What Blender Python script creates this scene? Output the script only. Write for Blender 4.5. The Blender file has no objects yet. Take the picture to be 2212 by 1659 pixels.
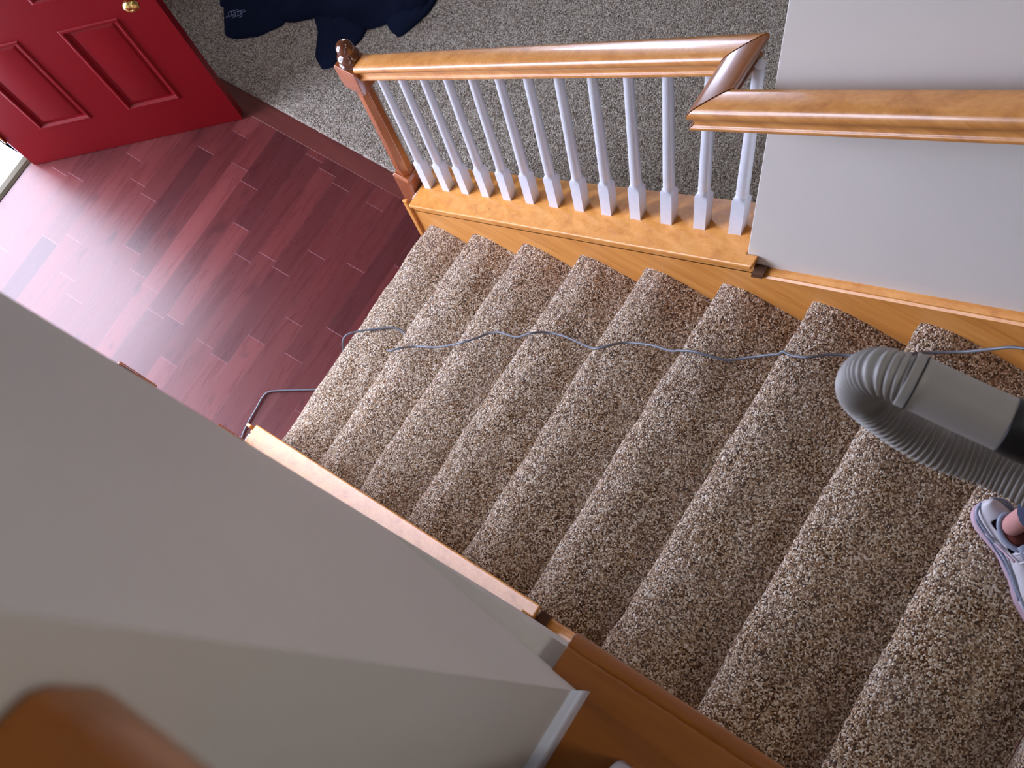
import bpy, bmesh, math, random
from mathutils import Vector, Matrix, noise
random.seed(7)
S = bpy.context.scene
COL = S.collection
PI = math.pi

# ------------------------------------------------------------------ helpers
RISE, RUN, W = .19, .24348, 1.016
SL = RISE / RUN
def capz(x): return SL * x + .173
RS, RI = .79, .906
def railz(x): return RS * x + RI

def tag(o, label=None, cat=None, group=None, kind=None):
    if label: o['label'] = label
    if cat: o['category'] = cat
    if group: o['group'] = group
    if kind: o['kind'] = kind
    return o

def empty(name, loc=(0, 0, 0), rz=0, **k):
    o = bpy.data.objects.new(name, None)
    o.empty_display_size = .1
    o.location = loc; o.rotation_euler = (0, 0, rz)
    COL.objects.link(o)
    return tag(o, **k)

def finish(name, bm, mat, parent=None, smooth=False, bevel=0, seg=2, **k):
    bmesh.ops.recalc_face_normals(bm, faces=bm.faces)
    me = bpy.data.meshes.new(name)
    bm.to_mesh(me); bm.free()
    me.materials.append(mat)
    o = bpy.data.objects.new(name, me)
    COL.objects.link(o)
    if parent: o.parent = parent
    if smooth:
        for p in me.polygons: p.use_smooth = True
    if bevel:
        m = o.modifiers.new('b', 'BEVEL'); m.width = bevel; m.segments = seg
        m.harden_normals = True; m.limit_method = 'ANGLE'; m.angle_limit = math.radians(35)
        for p in me.polygons: p.use_smooth = True
        try: me.set_sharp_from_angle(angle=math.radians(40))
        except Exception: pass
    return tag(o, **k)

def box(bm, x0, x1, y0, y1, z0, z1):
    v = [bm.verts.new((x, y, z)) for x in (x0, x1) for y in (y0, y1) for z in (z0, z1)]
    for f in ((0, 1, 3, 2), (4, 6, 7, 5), (0, 4, 5, 1), (2, 3, 7, 6), (0, 2, 6, 4), (1, 5, 7, 3)):
        bm.faces.new([v[i] for i in f])
    return v

def hexa(bm, pts):   # 8 points, order as in box
    v = [bm.verts.new(p) for p in pts]
    for f in ((0, 1, 3, 2), (4, 6, 7, 5), (0, 4, 5, 1), (2, 3, 7, 6), (0, 2, 6, 4), (1, 5, 7, 3)):
        bm.faces.new([v[i] for i in f])

def loft(bm, rings, closed=True, cap=True):
    vs = [[bm.verts.new(p) for p in r] for r in rings]
    n = len(vs[0])
    for a, b in zip(vs, vs[1:]):
        for i in range(n if closed else n - 1):
            j = (i + 1) % n
            bm.faces.new((a[i], a[j], b[j], b[i]))
    if cap and closed:
        bm.faces.new(list(reversed(vs[0]))); bm.faces.new(vs[-1])
    return vs

def lathe_rings(cx, cy, prof, n=20, z0=0):
    return [[(cx + r * math.cos(2 * PI * i / n), cy + r * math.sin(2 * PI * i / n), z0 + z) for i in range(n)] for r, z in prof]

def smooth_path(pts, sub=6):
    pts = [Vector(p) for p in pts]
    out = []
    for i in range(len(pts) - 1):
        p0 = pts[max(i - 1, 0)]; p1 = pts[i]; p2 = pts[i + 1]; p3 = pts[min(i + 2, len(pts) - 1)]
        for k in range(sub):
            t = k / sub
            out.append(.5 * ((2 * p1) + (p2 - p0) * t + (2 * p0 - 5 * p1 + 4 * p2 - p3) * t * t + (3 * p1 - p0 - 3 * p2 + p3) * t ** 3))
    out.append(pts[-1])
    return out

def tube(bm, pts, rad, n=10, cap=True):
    # rad: number or function of (arc length, index)
    T = []
    for i in range(len(pts)):
        a = pts[max(i - 1, 0)]; b = pts[min(i + 1, len(pts) - 1)]
        T.append((b - a).normalized())
    up = Vector((0, 0, 1)) if abs(T[0].z) < .9 else Vector((0, 1, 0))
    u = (up - T[0] * up.dot(T[0])).normalized()
    rings = []; L = 0
    for i, p in enumerate(pts):
        if i: L += (pts[i] - pts[i - 1]).length
        u = (u - T[i] * u.dot(T[i])).normalized()
        v = T[i].cross(u)
        r = rad(L, i) if callable(rad) else rad
        rings.append([p + (u * math.cos(2 * PI * k / n) + v * math.sin(2 * PI * k / n)) * r for k in range(n)])
    loft(bm, rings, cap=cap)

# ------------------------------------------------------------------ materials
def srgb(r, g, b):
    f = lambda c: (c / 255 / 12.92) if c / 255 <= .04045 else ((c / 255 + .055) / 1.055) ** 2.4
    return (f(r), f(g), f(b), 1)

class NT:
    def __init__(s, name):
        s.m = bpy.data.materials.new(name); s.m.use_nodes = True
        s.t = s.m.node_tree; s.b = s.t.nodes['Principled BSDF']
    def n(s, typ, **k):
        o = s.t.nodes.new(typ)
        for a, v in k.items():
            if a.startswith('i_'):
                o.inputs[a[2:].replace('_', ' ')].default_value = v
            else: setattr(o, a, v)
        return o
    def l(s, a, b): s.t.links.new(a, b)
    def coords(s, scale=(1, 1, 1), rot=(0, 0, 0)):
        c = s.n('ShaderNodeTexCoord'); m = s.n('ShaderNodeMapping')
        m.inputs['Scale'].default_value = scale; m.inputs['Rotation'].default_value = rot
        s.l(c.outputs['Object'], m.inputs['Vector'])
        return m.outputs['Vector']
    def ramp(s, fac, stops, interp='LINEAR'):
        r = s.n('ShaderNodeValToRGB'); r.color_ramp.interpolation = interp
        e = r.color_ramp.elements
        e[0].position, e[0].color = stops[0]
        e[1].position, e[1].color = stops[-1]
        for p, c in stops[1:-1]:
            k = e.new(p); k.color = c
        s.l(fac, r.inputs['Fac'])
        return r.outputs['Color']
    def mix(s, fac, a, b, typ='MIX'):
        m = s.n('ShaderNodeMix', data_type='RGBA', blend_type=typ)
        for idx, v in ((0, fac), (6, a), (7, b)):
            if hasattr(v, 'is_linked') or isinstance(v, bpy.types.NodeSocket): s.l(v, m.inputs[idx])
            else: m.inputs[idx].default_value = v
        return m.outputs[2]
    def bump(s, h, strength, dist):
        b = s.n('ShaderNodeBump'); b.inputs['Strength'].default_value = strength; b.inputs['Distance'].default_value = dist
        s.l(h, b.inputs['Height']); s.l(b.outputs['Normal'], s.b.inputs['Normal'])
        return b

def plain(name, col, rough=.5, metal=0, coat=0, bump=None, spec=None):
    t = NT(name)
    t.b.inputs['Roughness'].default_value = rough; t.b.inputs['Metallic'].default_value = metal
    t.b.inputs['Coat Weight'].default_value = coat; t.b.inputs['Coat Roughness'].default_value = .08
    if spec is not None: t.b.inputs['Specular IOR Level'].default_value = spec
    v = t.coords()
    nz = t.n('ShaderNodeTexNoise', i_Scale=bump[0] if bump else 6.0, i_Detail=4.0); t.l(v, nz.inputs['Vector'])
    d = [c * .93 for c in col[:3]] + [1]
    t.l(t.ramp(nz.outputs['Fac'], [(.3, d), (.7, col)]), t.b.inputs['Base Color'])
    if bump: t.bump(nz.outputs['Fac'], bump[1], bump[2])
    return t.m

def wood(name, dark, mid, light, stretch=(2, 26, 26), rough=.28, coat=.5, rot=(0, 0, 0)):
    t = NT(name); v = t.coords(stretch, rot)
    n1 = t.n('ShaderNodeTexNoise', i_Scale=1.0, i_Detail=5.0, i_Roughness=.6, i_Distortion=.5); t.l(v, n1.inputs['Vector'])
    v2 = t.coords([c * 5 for c in stretch], rot)
    n2 = t.n('ShaderNodeTexNoise', i_Scale=1.0, i_Detail=3.0); t.l(v2, n2.inputs['Vector'])
    c = t.ramp(n1.outputs['Fac'], [(.25, dark), (.45, mid), (.75, light)])
    c2 = t.mix(.25, c, t.ramp(n2.outputs['Fac'], [(.3, dark), (.7, light)]), 'MIX')
    # small dents and knots
    vo = t.n('ShaderNodeTexNoise', i_Scale=18.0, i_Detail=1.0); t.l(t.coords((.8, 2.2, 2.2), rot), vo.inputs['Vector'])
    k = t.ramp(vo.outputs['Fac'], [(.77, (0, 0, 0, 1)), (.86, (.7, .7, .7, 1))])
    t.l(t.mix(k, c2, [x * .45 for x in dark[:3]] + [1]), t.b.inputs['Base Color'])
    t.b.inputs['Roughness'].default_value = rough
    t.b.inputs['Coat Weight'].default_value = coat; t.b.inputs['Coat Roughness'].default_value = .12
    t.bump(n2.outputs['Fac'], .06, .001)
    return t.m

def carpet(name, cols, size, bump=1.0, dist=.006, stretch=(1, 1, 1), gain=1):
    t = NT(name); v = t.coords(stretch)
    w = t.n('ShaderNodeTexNoise', i_Scale=.6 / size, i_Detail=1.0); t.l(v, w.inputs['Vector'])
    add = t.n('ShaderNodeMixRGB'); add.inputs['Fac'].default_value = size * .7
    t.l(v, add.inputs['Color1']); t.l(w.outputs['Color'], add.inputs['Color2'])
    vo = t.n('ShaderNodeTexVoronoi', i_Scale=1 / size, i_Randomness=1.0); t.l(add.outputs['Color'], vo.inputs['Vector'])
    sep = t.n('ShaderNodeSeparateColor'); t.l(vo.outputs['Color'], sep.inputs['Color'])
    n = len(cols)
    c = t.ramp(sep.outputs['Red'], [((i + .0) / n, k) for i, k in enumerate(cols)], 'CONSTANT')
    big = t.n('ShaderNodeTexNoise', i_Scale=14.0, i_Detail=3.0); t.l(t.coords(), big.inputs['Vector'])
    c = t.mix(t.ramp(big.outputs['Fac'], [(.35, (0, 0, 0, 1)), (.65, (.14, .14, .14, 1))]), c, srgb(205, 190, 175))
    t.l(c, t.b.inputs['Base Color'])
    t.b.inputs['Roughness'].default_value = 1.0
    t.b.inputs['Specular IOR Level'].default_value = .05
    t.b.inputs['Sheen Weight'].default_value = .25; t.b.inputs['Sheen Roughness'].default_value = .5
    inv = t.n('ShaderNodeMath', operation='SUBTRACT'); inv.inputs[0].default_value = 1.0
    t.l(vo.outputs['Distance'], inv.inputs[1])
    t.bump(inv.outputs[0], bump, dist)
    return t.m

M = {}
M['oak'] = wood('honey_oak', srgb(182, 110, 40), srgb(212, 141, 62), srgb(228, 163, 86), rough=.45, coat=.12)
M['oak_rail'] = wood('oak_rail', srgb(158, 98, 42), srgb(198, 130, 60), srgb(222, 160, 90), rough=.34, coat=.35)
M['oak_cross'] = wood('oak_rail_cross', srgb(104, 60, 34), srgb(134, 80, 44), srgb(158, 100, 60), stretch=(26, 2, 26), rough=.32, coat=.4)
M['newel'] = wood('newel_oak', srgb(128, 62, 22), srgb(160, 84, 34), srgb(180, 100, 46), stretch=(26, 26, 3), rough=.2, coat=.9)
M['finial'] = wood('finial_oak', srgb(74, 36, 18), srgb(98, 50, 24), srgb(112, 62, 30), stretch=(14, 14, 14), rough=.14, coat=1)
M['ledge'] = wood('ledge_wood', srgb(126, 68, 8), srgb(150, 84, 14), srgb(166, 98, 22), rough=.35, coat=.2)
M['white'] = plain('white_paint', srgb(216, 219, 228), .35, bump=(60, .05, .001))
M['trimwhite'] = plain('trim_white', srgb(232, 238, 252), .35)
M['door_red'] = plain('red_door_paint', srgb(122, 2, 14), .42, spec=.3, bump=(90, .05, .0006))
M['brass'] = plain('brass', srgb(226, 196, 120), .18, metal=1)
M['bronze'] = plain('threshold_bronze', srgb(90, 82, 66), .5, metal=.3)
M['alu'] = plain('sill_aluminium', srgb(190, 200, 215), .4, metal=.2)
M['concrete'] = plain('porch_concrete', srgb(226, 230, 228), .9, bump=(40, .3, .004))
M['cord'] = plain('grey_cord', srgb(102, 106, 114), .4)
M['navy'] = plain('navy_cloth', srgb(22, 30, 52), .9, bump=(900, .6, .001), spec=.1)
M['logo'] = plain('pale_print', srgb(110, 122, 150), .8)
M['hose'] = plain('grey_hose', srgb(160, 156, 150), .5)
M['black'] = plain('black_plastic', srgb(14, 14, 16), .45)
M['gap_shade'] = plain('painted_gap_shade', srgb(84, 50, 24), .6)  # shade of the gap beside the cap end, put into the colour
M['dark'] = plain('dark_gap', srgb(30, 18, 10), .8)
M['skin'] = plain('skin', srgb(205, 150, 128), .55)
M['sweater'] = plain('black_sweater', srgb(22, 22, 26), .95, bump=(500, .5, .002))
M['trouser'] = plain('navy_trousers', srgb(40, 48, 74), .9, bump=(700, .4, .001))
M['sock'] = plain('pink_sock', srgb(196, 142, 136), .9, bump=(700, .4, .001))
M['shoe'] = plain('silver_white_shoe', srgb(205, 203, 210), .4)
M['shoe_grey'] = plain('shoe_grey_mesh', srgb(138, 145, 165), .5, bump=(600, .5, .001))
M['shoe_line'] = plain('shoe_lining', srgb(120, 58, 48), .9)
M['shoe_sole'] = plain('shoe_pink_sole', srgb(196, 168, 182), .6)
M['hair'] = plain('brown_hair', srgb(70, 46, 30), .7, bump=(200, .5, .002))
M['eyewhite'] = plain('eye_white', srgb(235, 232, 228), .3)

def wallmat(name, col, rough=.5):
    t = NT(name); v = t.coords()
    n1 = t.n('ShaderNodeTexNoise', i_Scale=3.0, i_Detail=4.0); t.l(v, n1.inputs['Vector'])
    t.l(t.ramp(n1.outputs['Fac'], [(.35, [c * .97 for c in col[:3]] + [1]), (.65, col)]), t.b.inputs['Base Color'])
    n2 = t.n('ShaderNodeTexNoise', i_Scale=220.0, i_Detail=2.0); t.l(v, n2.inputs['Vector'])
    t.bump(n2.outputs['Fac'], .12, .001)
    t.b.inputs['Roughness'].default_value = rough
    return t.m
M['wall'] = wallmat('wall_paint', srgb(216, 211, 203))
M['ceil'] = wallmat('darkened_ceiling_paint', srgb(176, 172, 166), .9)  # darkened so the unseen ceiling bounces less light
M['wall_dim'] = wallmat('darkened_wall_paint', srgb(150, 142, 132), .8)  # for unseen walls, colour darkened to cut bounced light

STAIR_COLS = [srgb(86, 56, 32), srgb(146, 112, 78), srgb(172, 142, 110), srgb(222, 204, 180), srgb(118, 84, 56),
              srgb(190, 164, 134), srgb(238, 226, 210), srgb(156, 122, 90), srgb(66, 42, 26), srgb(202, 182, 156)]
M['stair_carpet'] = carpet('speckled_stair_carpet', STAIR_COLS, .0036, 1.0, .004)
ROOM_COLS = [srgb(88, 74, 60), srgb(148, 134, 116), srgb(170, 157, 140), srgb(202, 192, 176), srgb(126, 111, 94),
             srgb(160, 148, 134), srgb(184, 176, 164), srgb(142, 126, 110), srgb(112, 101, 90), srgb(170, 160, 148)]
M['room_carpet'] = carpet('living_room_carpet', ROOM_COLS, .0050, 1.0, .005)

def floor_mat():
    t = NT('cherry_planks')
    c = t.n('ShaderNodeTexCoord'); sp = t.n('ShaderNodeSeparateXYZ'); t.l(c.outputs['Object'], sp.inputs[0])
    def math_(op, a, b=None, c_=None):
        m = t.n('ShaderNodeMath', operation=op)
        for i, v in enumerate((a, b, c_)):
            if v is None: continue
            if isinstance(v, (int, float)): m.inputs[i].default_value = v
            else: t.l(v, m.inputs[i])
        return m.outputs[0]
    PW = .0865
    col = math_('DIVIDE', math_('ADD', sp.outputs['X'], 10 * PW + .024), PW)
    ci = math_('FLOOR', col); cf = math_('FRACT', col)
    wn = t.n('ShaderNodeTexWhiteNoise', noise_dimensions='1D'); t.l(ci, wn.inputs['W'])
    wl = t.n('ShaderNodeTexWhiteNoise', noise_dimensions='1D'); t.l(math_('ADD', ci, 57.3), wl.inputs['W'])
    ln = math_('ADD', math_('MULTIPLY', wl.outputs['Value'], .35), .38)
    row = math_('DIVIDE', math_('ADD', math_('ADD', sp.outputs['Y'], 20.0), math_('MULTIPLY', wn.outputs['Value'], 3.0)), ln)
    ri = math_('FLOOR', row); rf = math_('FRACT', row)
    cb = t.n('ShaderNodeCombineXYZ'); t.l(ci, cb.inputs[0]); t.l(ri, cb.inputs[1])
    pn = t.n('ShaderNodeTexWhiteNoise', noise_dimensions='3D'); t.l(cb.outputs[0], pn.inputs['Vector'])
    base = t.ramp(pn.outputs['Value'], [(0, srgb(66, 28, 30)), (.15, srgb(86, 36, 36)), (.5, srgb(96, 41, 40)), (.85, srgb(104, 46, 44)), (1, srgb(118, 56, 54))])
    v = t.coords((30, 3.0, 30))
    n1 = t.n('ShaderNodeTexNoise', i_Scale=1.0, i_Detail=5.0, i_Roughness=.65, i_Distortion=.8); t.l(v, n1.inputs['Vector'])
    base = t.mix(t.ramp(n1.outputs['Fac'], [(.3, (.5, .5, .5, 1)), (.6, (0, 0, 0, 1))]), base, srgb(74, 26, 28))
    n3 = t.n('ShaderNodeTexNoise', i_Scale=9.0, i_Detail=2.0); t.l(t.coords((1.6, .8, 1)), n3.inputs['Vector'])
    base = t.mix(t.ramp(n3.outputs['Fac'], [(.64, (0, 0, 0, 1)), (.72, (.55, .55, .55, 1))]), base, srgb(58, 20, 22))
    # joints: narrow bevelled grooves, the short ones paler
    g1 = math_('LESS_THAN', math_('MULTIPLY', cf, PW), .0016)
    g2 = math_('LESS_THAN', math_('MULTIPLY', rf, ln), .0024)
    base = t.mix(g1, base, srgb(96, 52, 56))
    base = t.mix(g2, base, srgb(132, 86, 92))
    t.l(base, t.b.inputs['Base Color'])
    t.l(math_('ADD', math_('MULTIPLY', n1.outputs['Fac'], .12), .22), t.b.inputs['Roughness'])
    t.b.inputs['Specular IOR Level'].default_value = .42
    t.b.inputs['Coat Weight'].default_value = .10; t.b.inputs['Coat Roughness'].default_value = .34
    h = math_('SUBTRACT', math_('MULTIPLY', n1.outputs['Fac'], .15), math_('MAXIMUM', g1, g2))
    t.bump(h, .25, .001)
    return t.m
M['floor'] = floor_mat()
M['strip'] = wood('cherry_strip', srgb(82, 36, 34), srgb(98, 44, 40), srgb(110, 52, 46), rough=.3, coat=.5)

# ------------------------------------------------------------------ the room shell
ZC = 5.15
X0, X1, Y0, Y1 = -1.56, 4.4, -1.9, 4.6
DY0, DY1, DZ = -.505, .445, 2.06          # front door opening
def struct(name, bm, mat, **k):
    return finish(name, bm, mat, kind='structure', **k)

bm = bmesh.new(); box(bm, X0 - .02, 3.6, Y0, 1.09, -.06, 0)
struct('floor', bm, M['floor'], label='dark cherry hardwood plank floor of the entry hall')
# living room carpet: floor of the next room, edge ragged with tufts
bm = bmesh.new()
nx, ny = 300, 60
gx0, gx1 = X0, 1.9
G = []
for i in range(nx + 1):
    x = gx0 + (gx1 - gx0) * i / nx; r = []
    for j in range(ny + 1):
        y = 1.168 + (2.0 - 1.168) * (j / ny) ** 1.4
        z = .016 + (0.004 * noise.noise(Vector((x * 140, y * 140, 0))))
        if j == 0: z = .0; 
        if j == 0: y += .007 * noise.noise(Vector((x * 120, 3, 0)))
        if j == 1: z = .015; y += .004 * noise.noise(Vector((x * 150, 9, 0)))
        r.append(bm.verts.new((x, y, z)))
    G.append(r)
for i in range(nx):
    for j in range(ny):
        bm.faces.new((G[i][j], G[i + 1][j], G[i + 1][j + 1], G[i][j + 1]))
a = bm.verts.new((X0, Y1, .016)); b_ = bm.verts.new((X1, Y1, .016)); c_ = bm.verts.new((X1, 2.0, .016)); d_ = bm.verts.new((1.9, 2.0, .016)); e_ = bm.verts.new((X0, 2.0, .016))
bm.faces.new((e_, c_, b_, a))
q = [bm.verts.new(p) for p in ((1.9, 1.168, .016), (X1, 1.168, .016), (X1, 2.0, .016), (1.9, 2.0, .016))]
bm.faces.new(q)
box(bm, X0, X1, 1.175, Y1, -.06, -.001)
struct('floor_living_room', bm, M['room_carpet'], smooth=True, label='greige loop carpet of the living room beside the stairs')
bm = bmesh.new(); box(bm, X0, 1.5, 1.088, 1.168, -.05, .002)
struct('trim_1', bm, M['strip'], bevel=.0006, label='reddish wooden transition strip between plank floor and carpet')

# front wall with the door opening and a tall window above, living-room window beside
bm = bmesh.new()
xa, xb = X0 - .12, X0
WZ0, WZ1 = 2.2, 3.2
HY0, HY1 = -1.78, -.15
SY0, SY1, SZ0, SZ1 = -1.8, -.62, .25, 2.0
LY0, LY1, LZ0, LZ1 = 2.5, 3.5, .9, 1.9
box(bm, xa, xb, Y0, SY0, 0, WZ0); box(bm, xa, xb, SY1, DY0, 0, WZ0); box(bm, xa, xb, SY0, SY1, 0, SZ0); box(bm, xa, xb, SY0, SY1, SZ1, WZ0); box(bm, xa, xb, DY1, LY0, 0, WZ0); box(bm, xa, xb, DY0, DY1, DZ, WZ0)
box(bm, xa, xb, LY0, LY1, 0, LZ0); box(bm, xa, xb, LY0, LY1, LZ1, WZ0); box(bm, xa, xb, LY1, Y1, 0, WZ0)
box(bm, xa, xb, Y0, HY0, WZ0, WZ1); box(bm, xa, xb, HY1, Y1, WZ0, WZ1); box(bm, xa, xb, Y0, Y1, WZ1, ZC)
struct('wall_front', bm, M['wall'], label='painted front wall around the entry door')
def window(n, y0, y1, z0, z1, label, cols=2, rows=2):
    bm = bmesh.new(); t = .05
    xm0, xm1 = xa + .03, xb + .012
    box(bm, xm0, xm1, y0, y0 + t, z0, z1); box(bm, xm0, xm1, y1 - t, y1, z0, z1)
    box(bm, xm0, xm1, y0 + t, y1 - t, z0, z0 + t); box(bm, xm0, xm1, y0 + t, y1 - t, z1 - t, z1)
    for i in range(1, cols):
        y = y0 + (y1 - y0) * i / cols; box(bm, xm0 + .02, xm1 - .03, y - .012, y + .012, z0 + t, z1 - t)
    struct('window_%d' % n, bm, M['trimwhite'], label=label)
window(1, HY0, HY1, WZ0, WZ1, 'white framed window high above the front door', 3)
window(3, SY0, SY1, SZ0, SZ1, 'added unseen white framed window left of the front door')  # unseen sidelight, added for low light from the front
window(2, LY0, LY1, LZ0, LZ1, 'white framed living room window', 3)
bm = bmesh.new(); box(bm, X0, X1, Y1, Y1 + .12, 0, ZC); struct('wall_living_room', bm, M['wall_dim'], label='far darkened unseen wall of the living room')
bm = bmesh.new(); box(bm, X0 - .12, X1, Y0 - .12, Y0, 0, ZC); struct('wall_left', bm, M['wall_dim'], label='outer darkened unseen wall left of the hall')
bm = bmesh.new(); box(bm, X1, X1 + .12, Y0, Y1, 0, ZC); struct('wall_back', bm, M['wall_dim'], label='darkened unseen wall behind the top of the stairs')
bm = bmesh.new(); box(bm, X0 - .12, X1 + .12, Y0 - .12, Y1 + .12, ZC, ZC + .1); struct('ceiling', bm, M['ceil'], label='darkened unseen ceiling above the stair hall')

# right stair wall (full height from the end of the balustrade)
WX = 1.512
bm = bmesh.new(); box(bm, WX, X1, 1.022, 1.150, .02, ZC)
struct('wall_right', bm, M['wall'], bevel=.003, label='pale painted wall on the right of the stairs behind the wall handrail')
# left stair wall, its stair face runs slightly out towards the upper hall
bm = bmesh.new()
for z0, z1, xe, yb in ((1.20, ZC, 1.811, -.0375),):
    pts = []
    for x, ys in ((WX, (-.135, -.004)), (xe, (-.16, yb))):
        for y in ys:
            for z in (z0, z1): pts.append((x, y, z))
    hexa(bm, pts)
box(bm, 1.69, 1.810, Y0, -.14, 0, ZC)
struct('wall_hall', bm, M['wall'], label='grey shaded wall end on the left of the stairs, close to the camera')
bm = bmesh.new(); box(bm, WX, X1, -.13, -.004, 0, 2.62)
struct('wall_under_landing', bm, M['wall'], label='painted stair wall below the wooden ledge')

# upper hall: floor, wooden ledge, baseboard
ZL = 2.66
bm = bmesh.new(); box(bm, 1.81, X1, Y0, -.22, ZL - .25, ZL + .005)
struct('floor_upper_hall', bm, M['room_carpet'], label='carpet of the upper hall')
bm = bmesh.new()
box(bm, 1.774, X1, -.22, -.002, ZL - .034, ZL)
tube(bm, [Vector((1.774, .003, ZL - .016)), Vector((X1, .003, ZL - .016))], .0135, 14)
struct('trim_2', bm, M['ledge'], bevel=.004, label='brown wooden ledge with a rounded nosing at the upper floor edge')
bm = bmesh.new()
prof = [(0, 0), (.013, 0), (.013, .070), (.0115, .077), (.0085, .079), (0, .079)]
yA, yB = -.038, -1.85
loft(bm, [[(1.8100 + a, y + (a * .6 if y > -.5 else 0), ZL + z) for a, z in prof] for y in (yA, yB)])
struct('baseboard_hall', bm, M['trimwhite'], label='white baseboard at the foot of the grey wall end')

# ------------------------------------------------------------------ stairs
stair = empty('staircase', (0, 0, 0), label='carpeted wooden staircase going down to the red entry hall floor', cat='staircase')
tex = bpy.data.textures.new('tufts', 'CLOUDS'); tex.noise_scale = .006; tex.noise_depth = 1
NST = 13
def step(i):
    xf = i * RUN; zt = i * RISE
    last = i == NST
    R = .036
    prof = []
    rx = xf + .028                        # riser plane
    zb = zt - RISE + .0
    n = 8
    for k in range(n): prof.append((rx, zb + (zt - R * 1.35 - zb) * k / n))
    # under-nosing and bullnose
    for k in range(13):
        a = -PI / 2 + (PI) * k / 12
        cx, cz, rr = xf + R, zt - R * .85, R * .85
        x = cx - R * math.cos(a) if k else rx
        prof.append((min(x, rx) if k == 0 else x, cz + rr * math.sin(a)))
    xe = xf + RUN + .028
    for k in range(1, 37):
        q = (xe - xf - R) * k / 36
        prof.append((xf + R + q, zt + .012 - .012 * math.exp(-q / .03) - .016 * (q / .2) ** 1.3))
    for k in range(n + 1, len(prof)):        # padded carpet falls away softly towards the front edge
        px, pz = prof[k]
        if px < xf + .13:
            w = min(1, max(0, (pz - (zt - R * 1.7)) / (R * 1.7))); w = w * w * (3 - 2 * w)
            prof[k] = (px, pz - .014 * w * (1 - max(0, px - xf) / .13) ** 2)
    # resample to even spacing
    pts = [Vector((a, 0, b)) for a, b in prof]
    ds = [0]
    for a, b in zip(pts, pts[1:]): ds.append(ds[-1] + (b - a).length)
    N = int(ds[-1] / .005); out = []; j = 0
    for k in range(N + 1):
        d = ds[-1] * k / N
        while j < len(ds) - 2 and ds[j + 1] < d: j += 1
        t = (d - ds[j]) / max(1e-9, ds[j + 1] - ds[j]); out.append(pts[j].lerp(pts[j + 1], t))
    bm = bmesh.new(); ny = 200
    rows = []
    for m in range(ny + 1):
        y = .004 + (W - .004) * m / ny
        row = []
        for k, p in enumerate(out):
            a = out[max(k - 1, 0)]; b = out[min(k + 1, N)]
            tg = (b - a).normalized(); nr = Vector((-tg.z, 0, tg.x))
            h = .0035 * noise.noise(Vector((p.x * 190, y * 190, p.z * 190 + i * 9))) + .006 * noise.noise(Vector((p.x * 14, y * 9, i * 3.3)))
            if k < 2 or k > N - 2: h *= .2
            row.append(bm.verts.new((p.x + nr.x * h, y, p.z + nr.z * h)))
        rows.append(row)
    for a, b in zip(rows, rows[1:]):
        for k in range(N): bm.faces.new((a[k], a[k + 1], b[k + 1], b[k]))
    finish('carpeted_step', bm, M['stair_carpet'], stair, smooth=True)
for i in range(1, NST + 1): step(i)

# skirt boards with moulding, both sides
def skirt(side):
    yi = (W - .006) if side > 0 else .007          # stair face of the board
    yo = yi + side * .0105
    xs, xe = .19, 3.55
    bm = bmesh.new()
    pts = []
    for x in (xs, xe):
        for y in sorted((yi, yo)):
            pts += [(x, y, max(0, SL * x - .30) if x == xs else SL * x - .30), (x, y, SL * x + .085)]
    # as hexa order needs (x,y,z): already
    hexa(bm, pts)
    o = finish('skirt_board', bm, M['oak'], stair)
    bm = bmesh.new()
    prof = [(.004, .082), (-.010, .082), (-.0135, .089), (-.0135, .094), (-.008, .099), (-.007, .104), (.004, .107), (.0155, .107), (.0155, .082)]
    x0m = 1.5722
    loft(bm, [[(x, yi + side * a, SL * x + z) for a, z in prof] for x in (x0m, xe)])
    finish('skirt_moulding', bm, M['oak'], o, smooth=False)
    # wide cap over the low wall
    bm = bmesh.new()
    ya, yb = (W - .030, 1.172) if side > 0 else (.030, -.156)
    s = side
    yw = 1.0215 if s > 0 else -.0035
    plan = [(.212, ya), (1.542, ya), (1.542, yw), (1.5115, yw), (1.5115, yb), (.205, yb)]
    lo = [bm.verts.new((x, y, capz(x) - .022)) for x, y in plan]; hi = [bm.verts.new((x, y, capz(x))) for x, y in plan]
    bm.faces.new(lo); bm.faces.new(hi)
    for k in range(6): bm.faces.new((lo[k], lo[(k + 1) % 6], hi[(k + 1) % 6], hi[k]))
    finish('cap_board', bm, M['oak'], stair, bevel=.005, seg=3)
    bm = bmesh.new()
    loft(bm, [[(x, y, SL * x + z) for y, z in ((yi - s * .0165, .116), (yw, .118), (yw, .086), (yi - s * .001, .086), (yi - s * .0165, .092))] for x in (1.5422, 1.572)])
    finish('gap_shade_block', bm, M['gap_shade'], stair, label='block painted dark as the shade in the gap behind the cap end')  # dark block stands in for shade between cap end and moulding
    # fascia under the cap and end block by the newel
    bm = bmesh.new()
    pts = []
    for x in (.19, 1.54):
        for y in sorted((yi, yo)):
            pts += [(x, y, SL * x + .08), (x, y, capz(x) - .021)]
    hexa(bm, pts)
    finish('fascia', bm, M['oak'], stair)
    bm = bmesh.new()
    pts = []
    y0_, y1_ = sorted((yi + s * .001, yi - s * .012))
    for x in (.168, .19):
        for y in (y0_, y1_):
            pts += [(x, y, .0), (x, y, .31 if x < .18 else .325)]
    hexa(bm, pts)
    finish('end_trim', bm, M['oak'], stair, bevel=.003)
for sd in (1, -1): skirt(sd)
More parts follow.
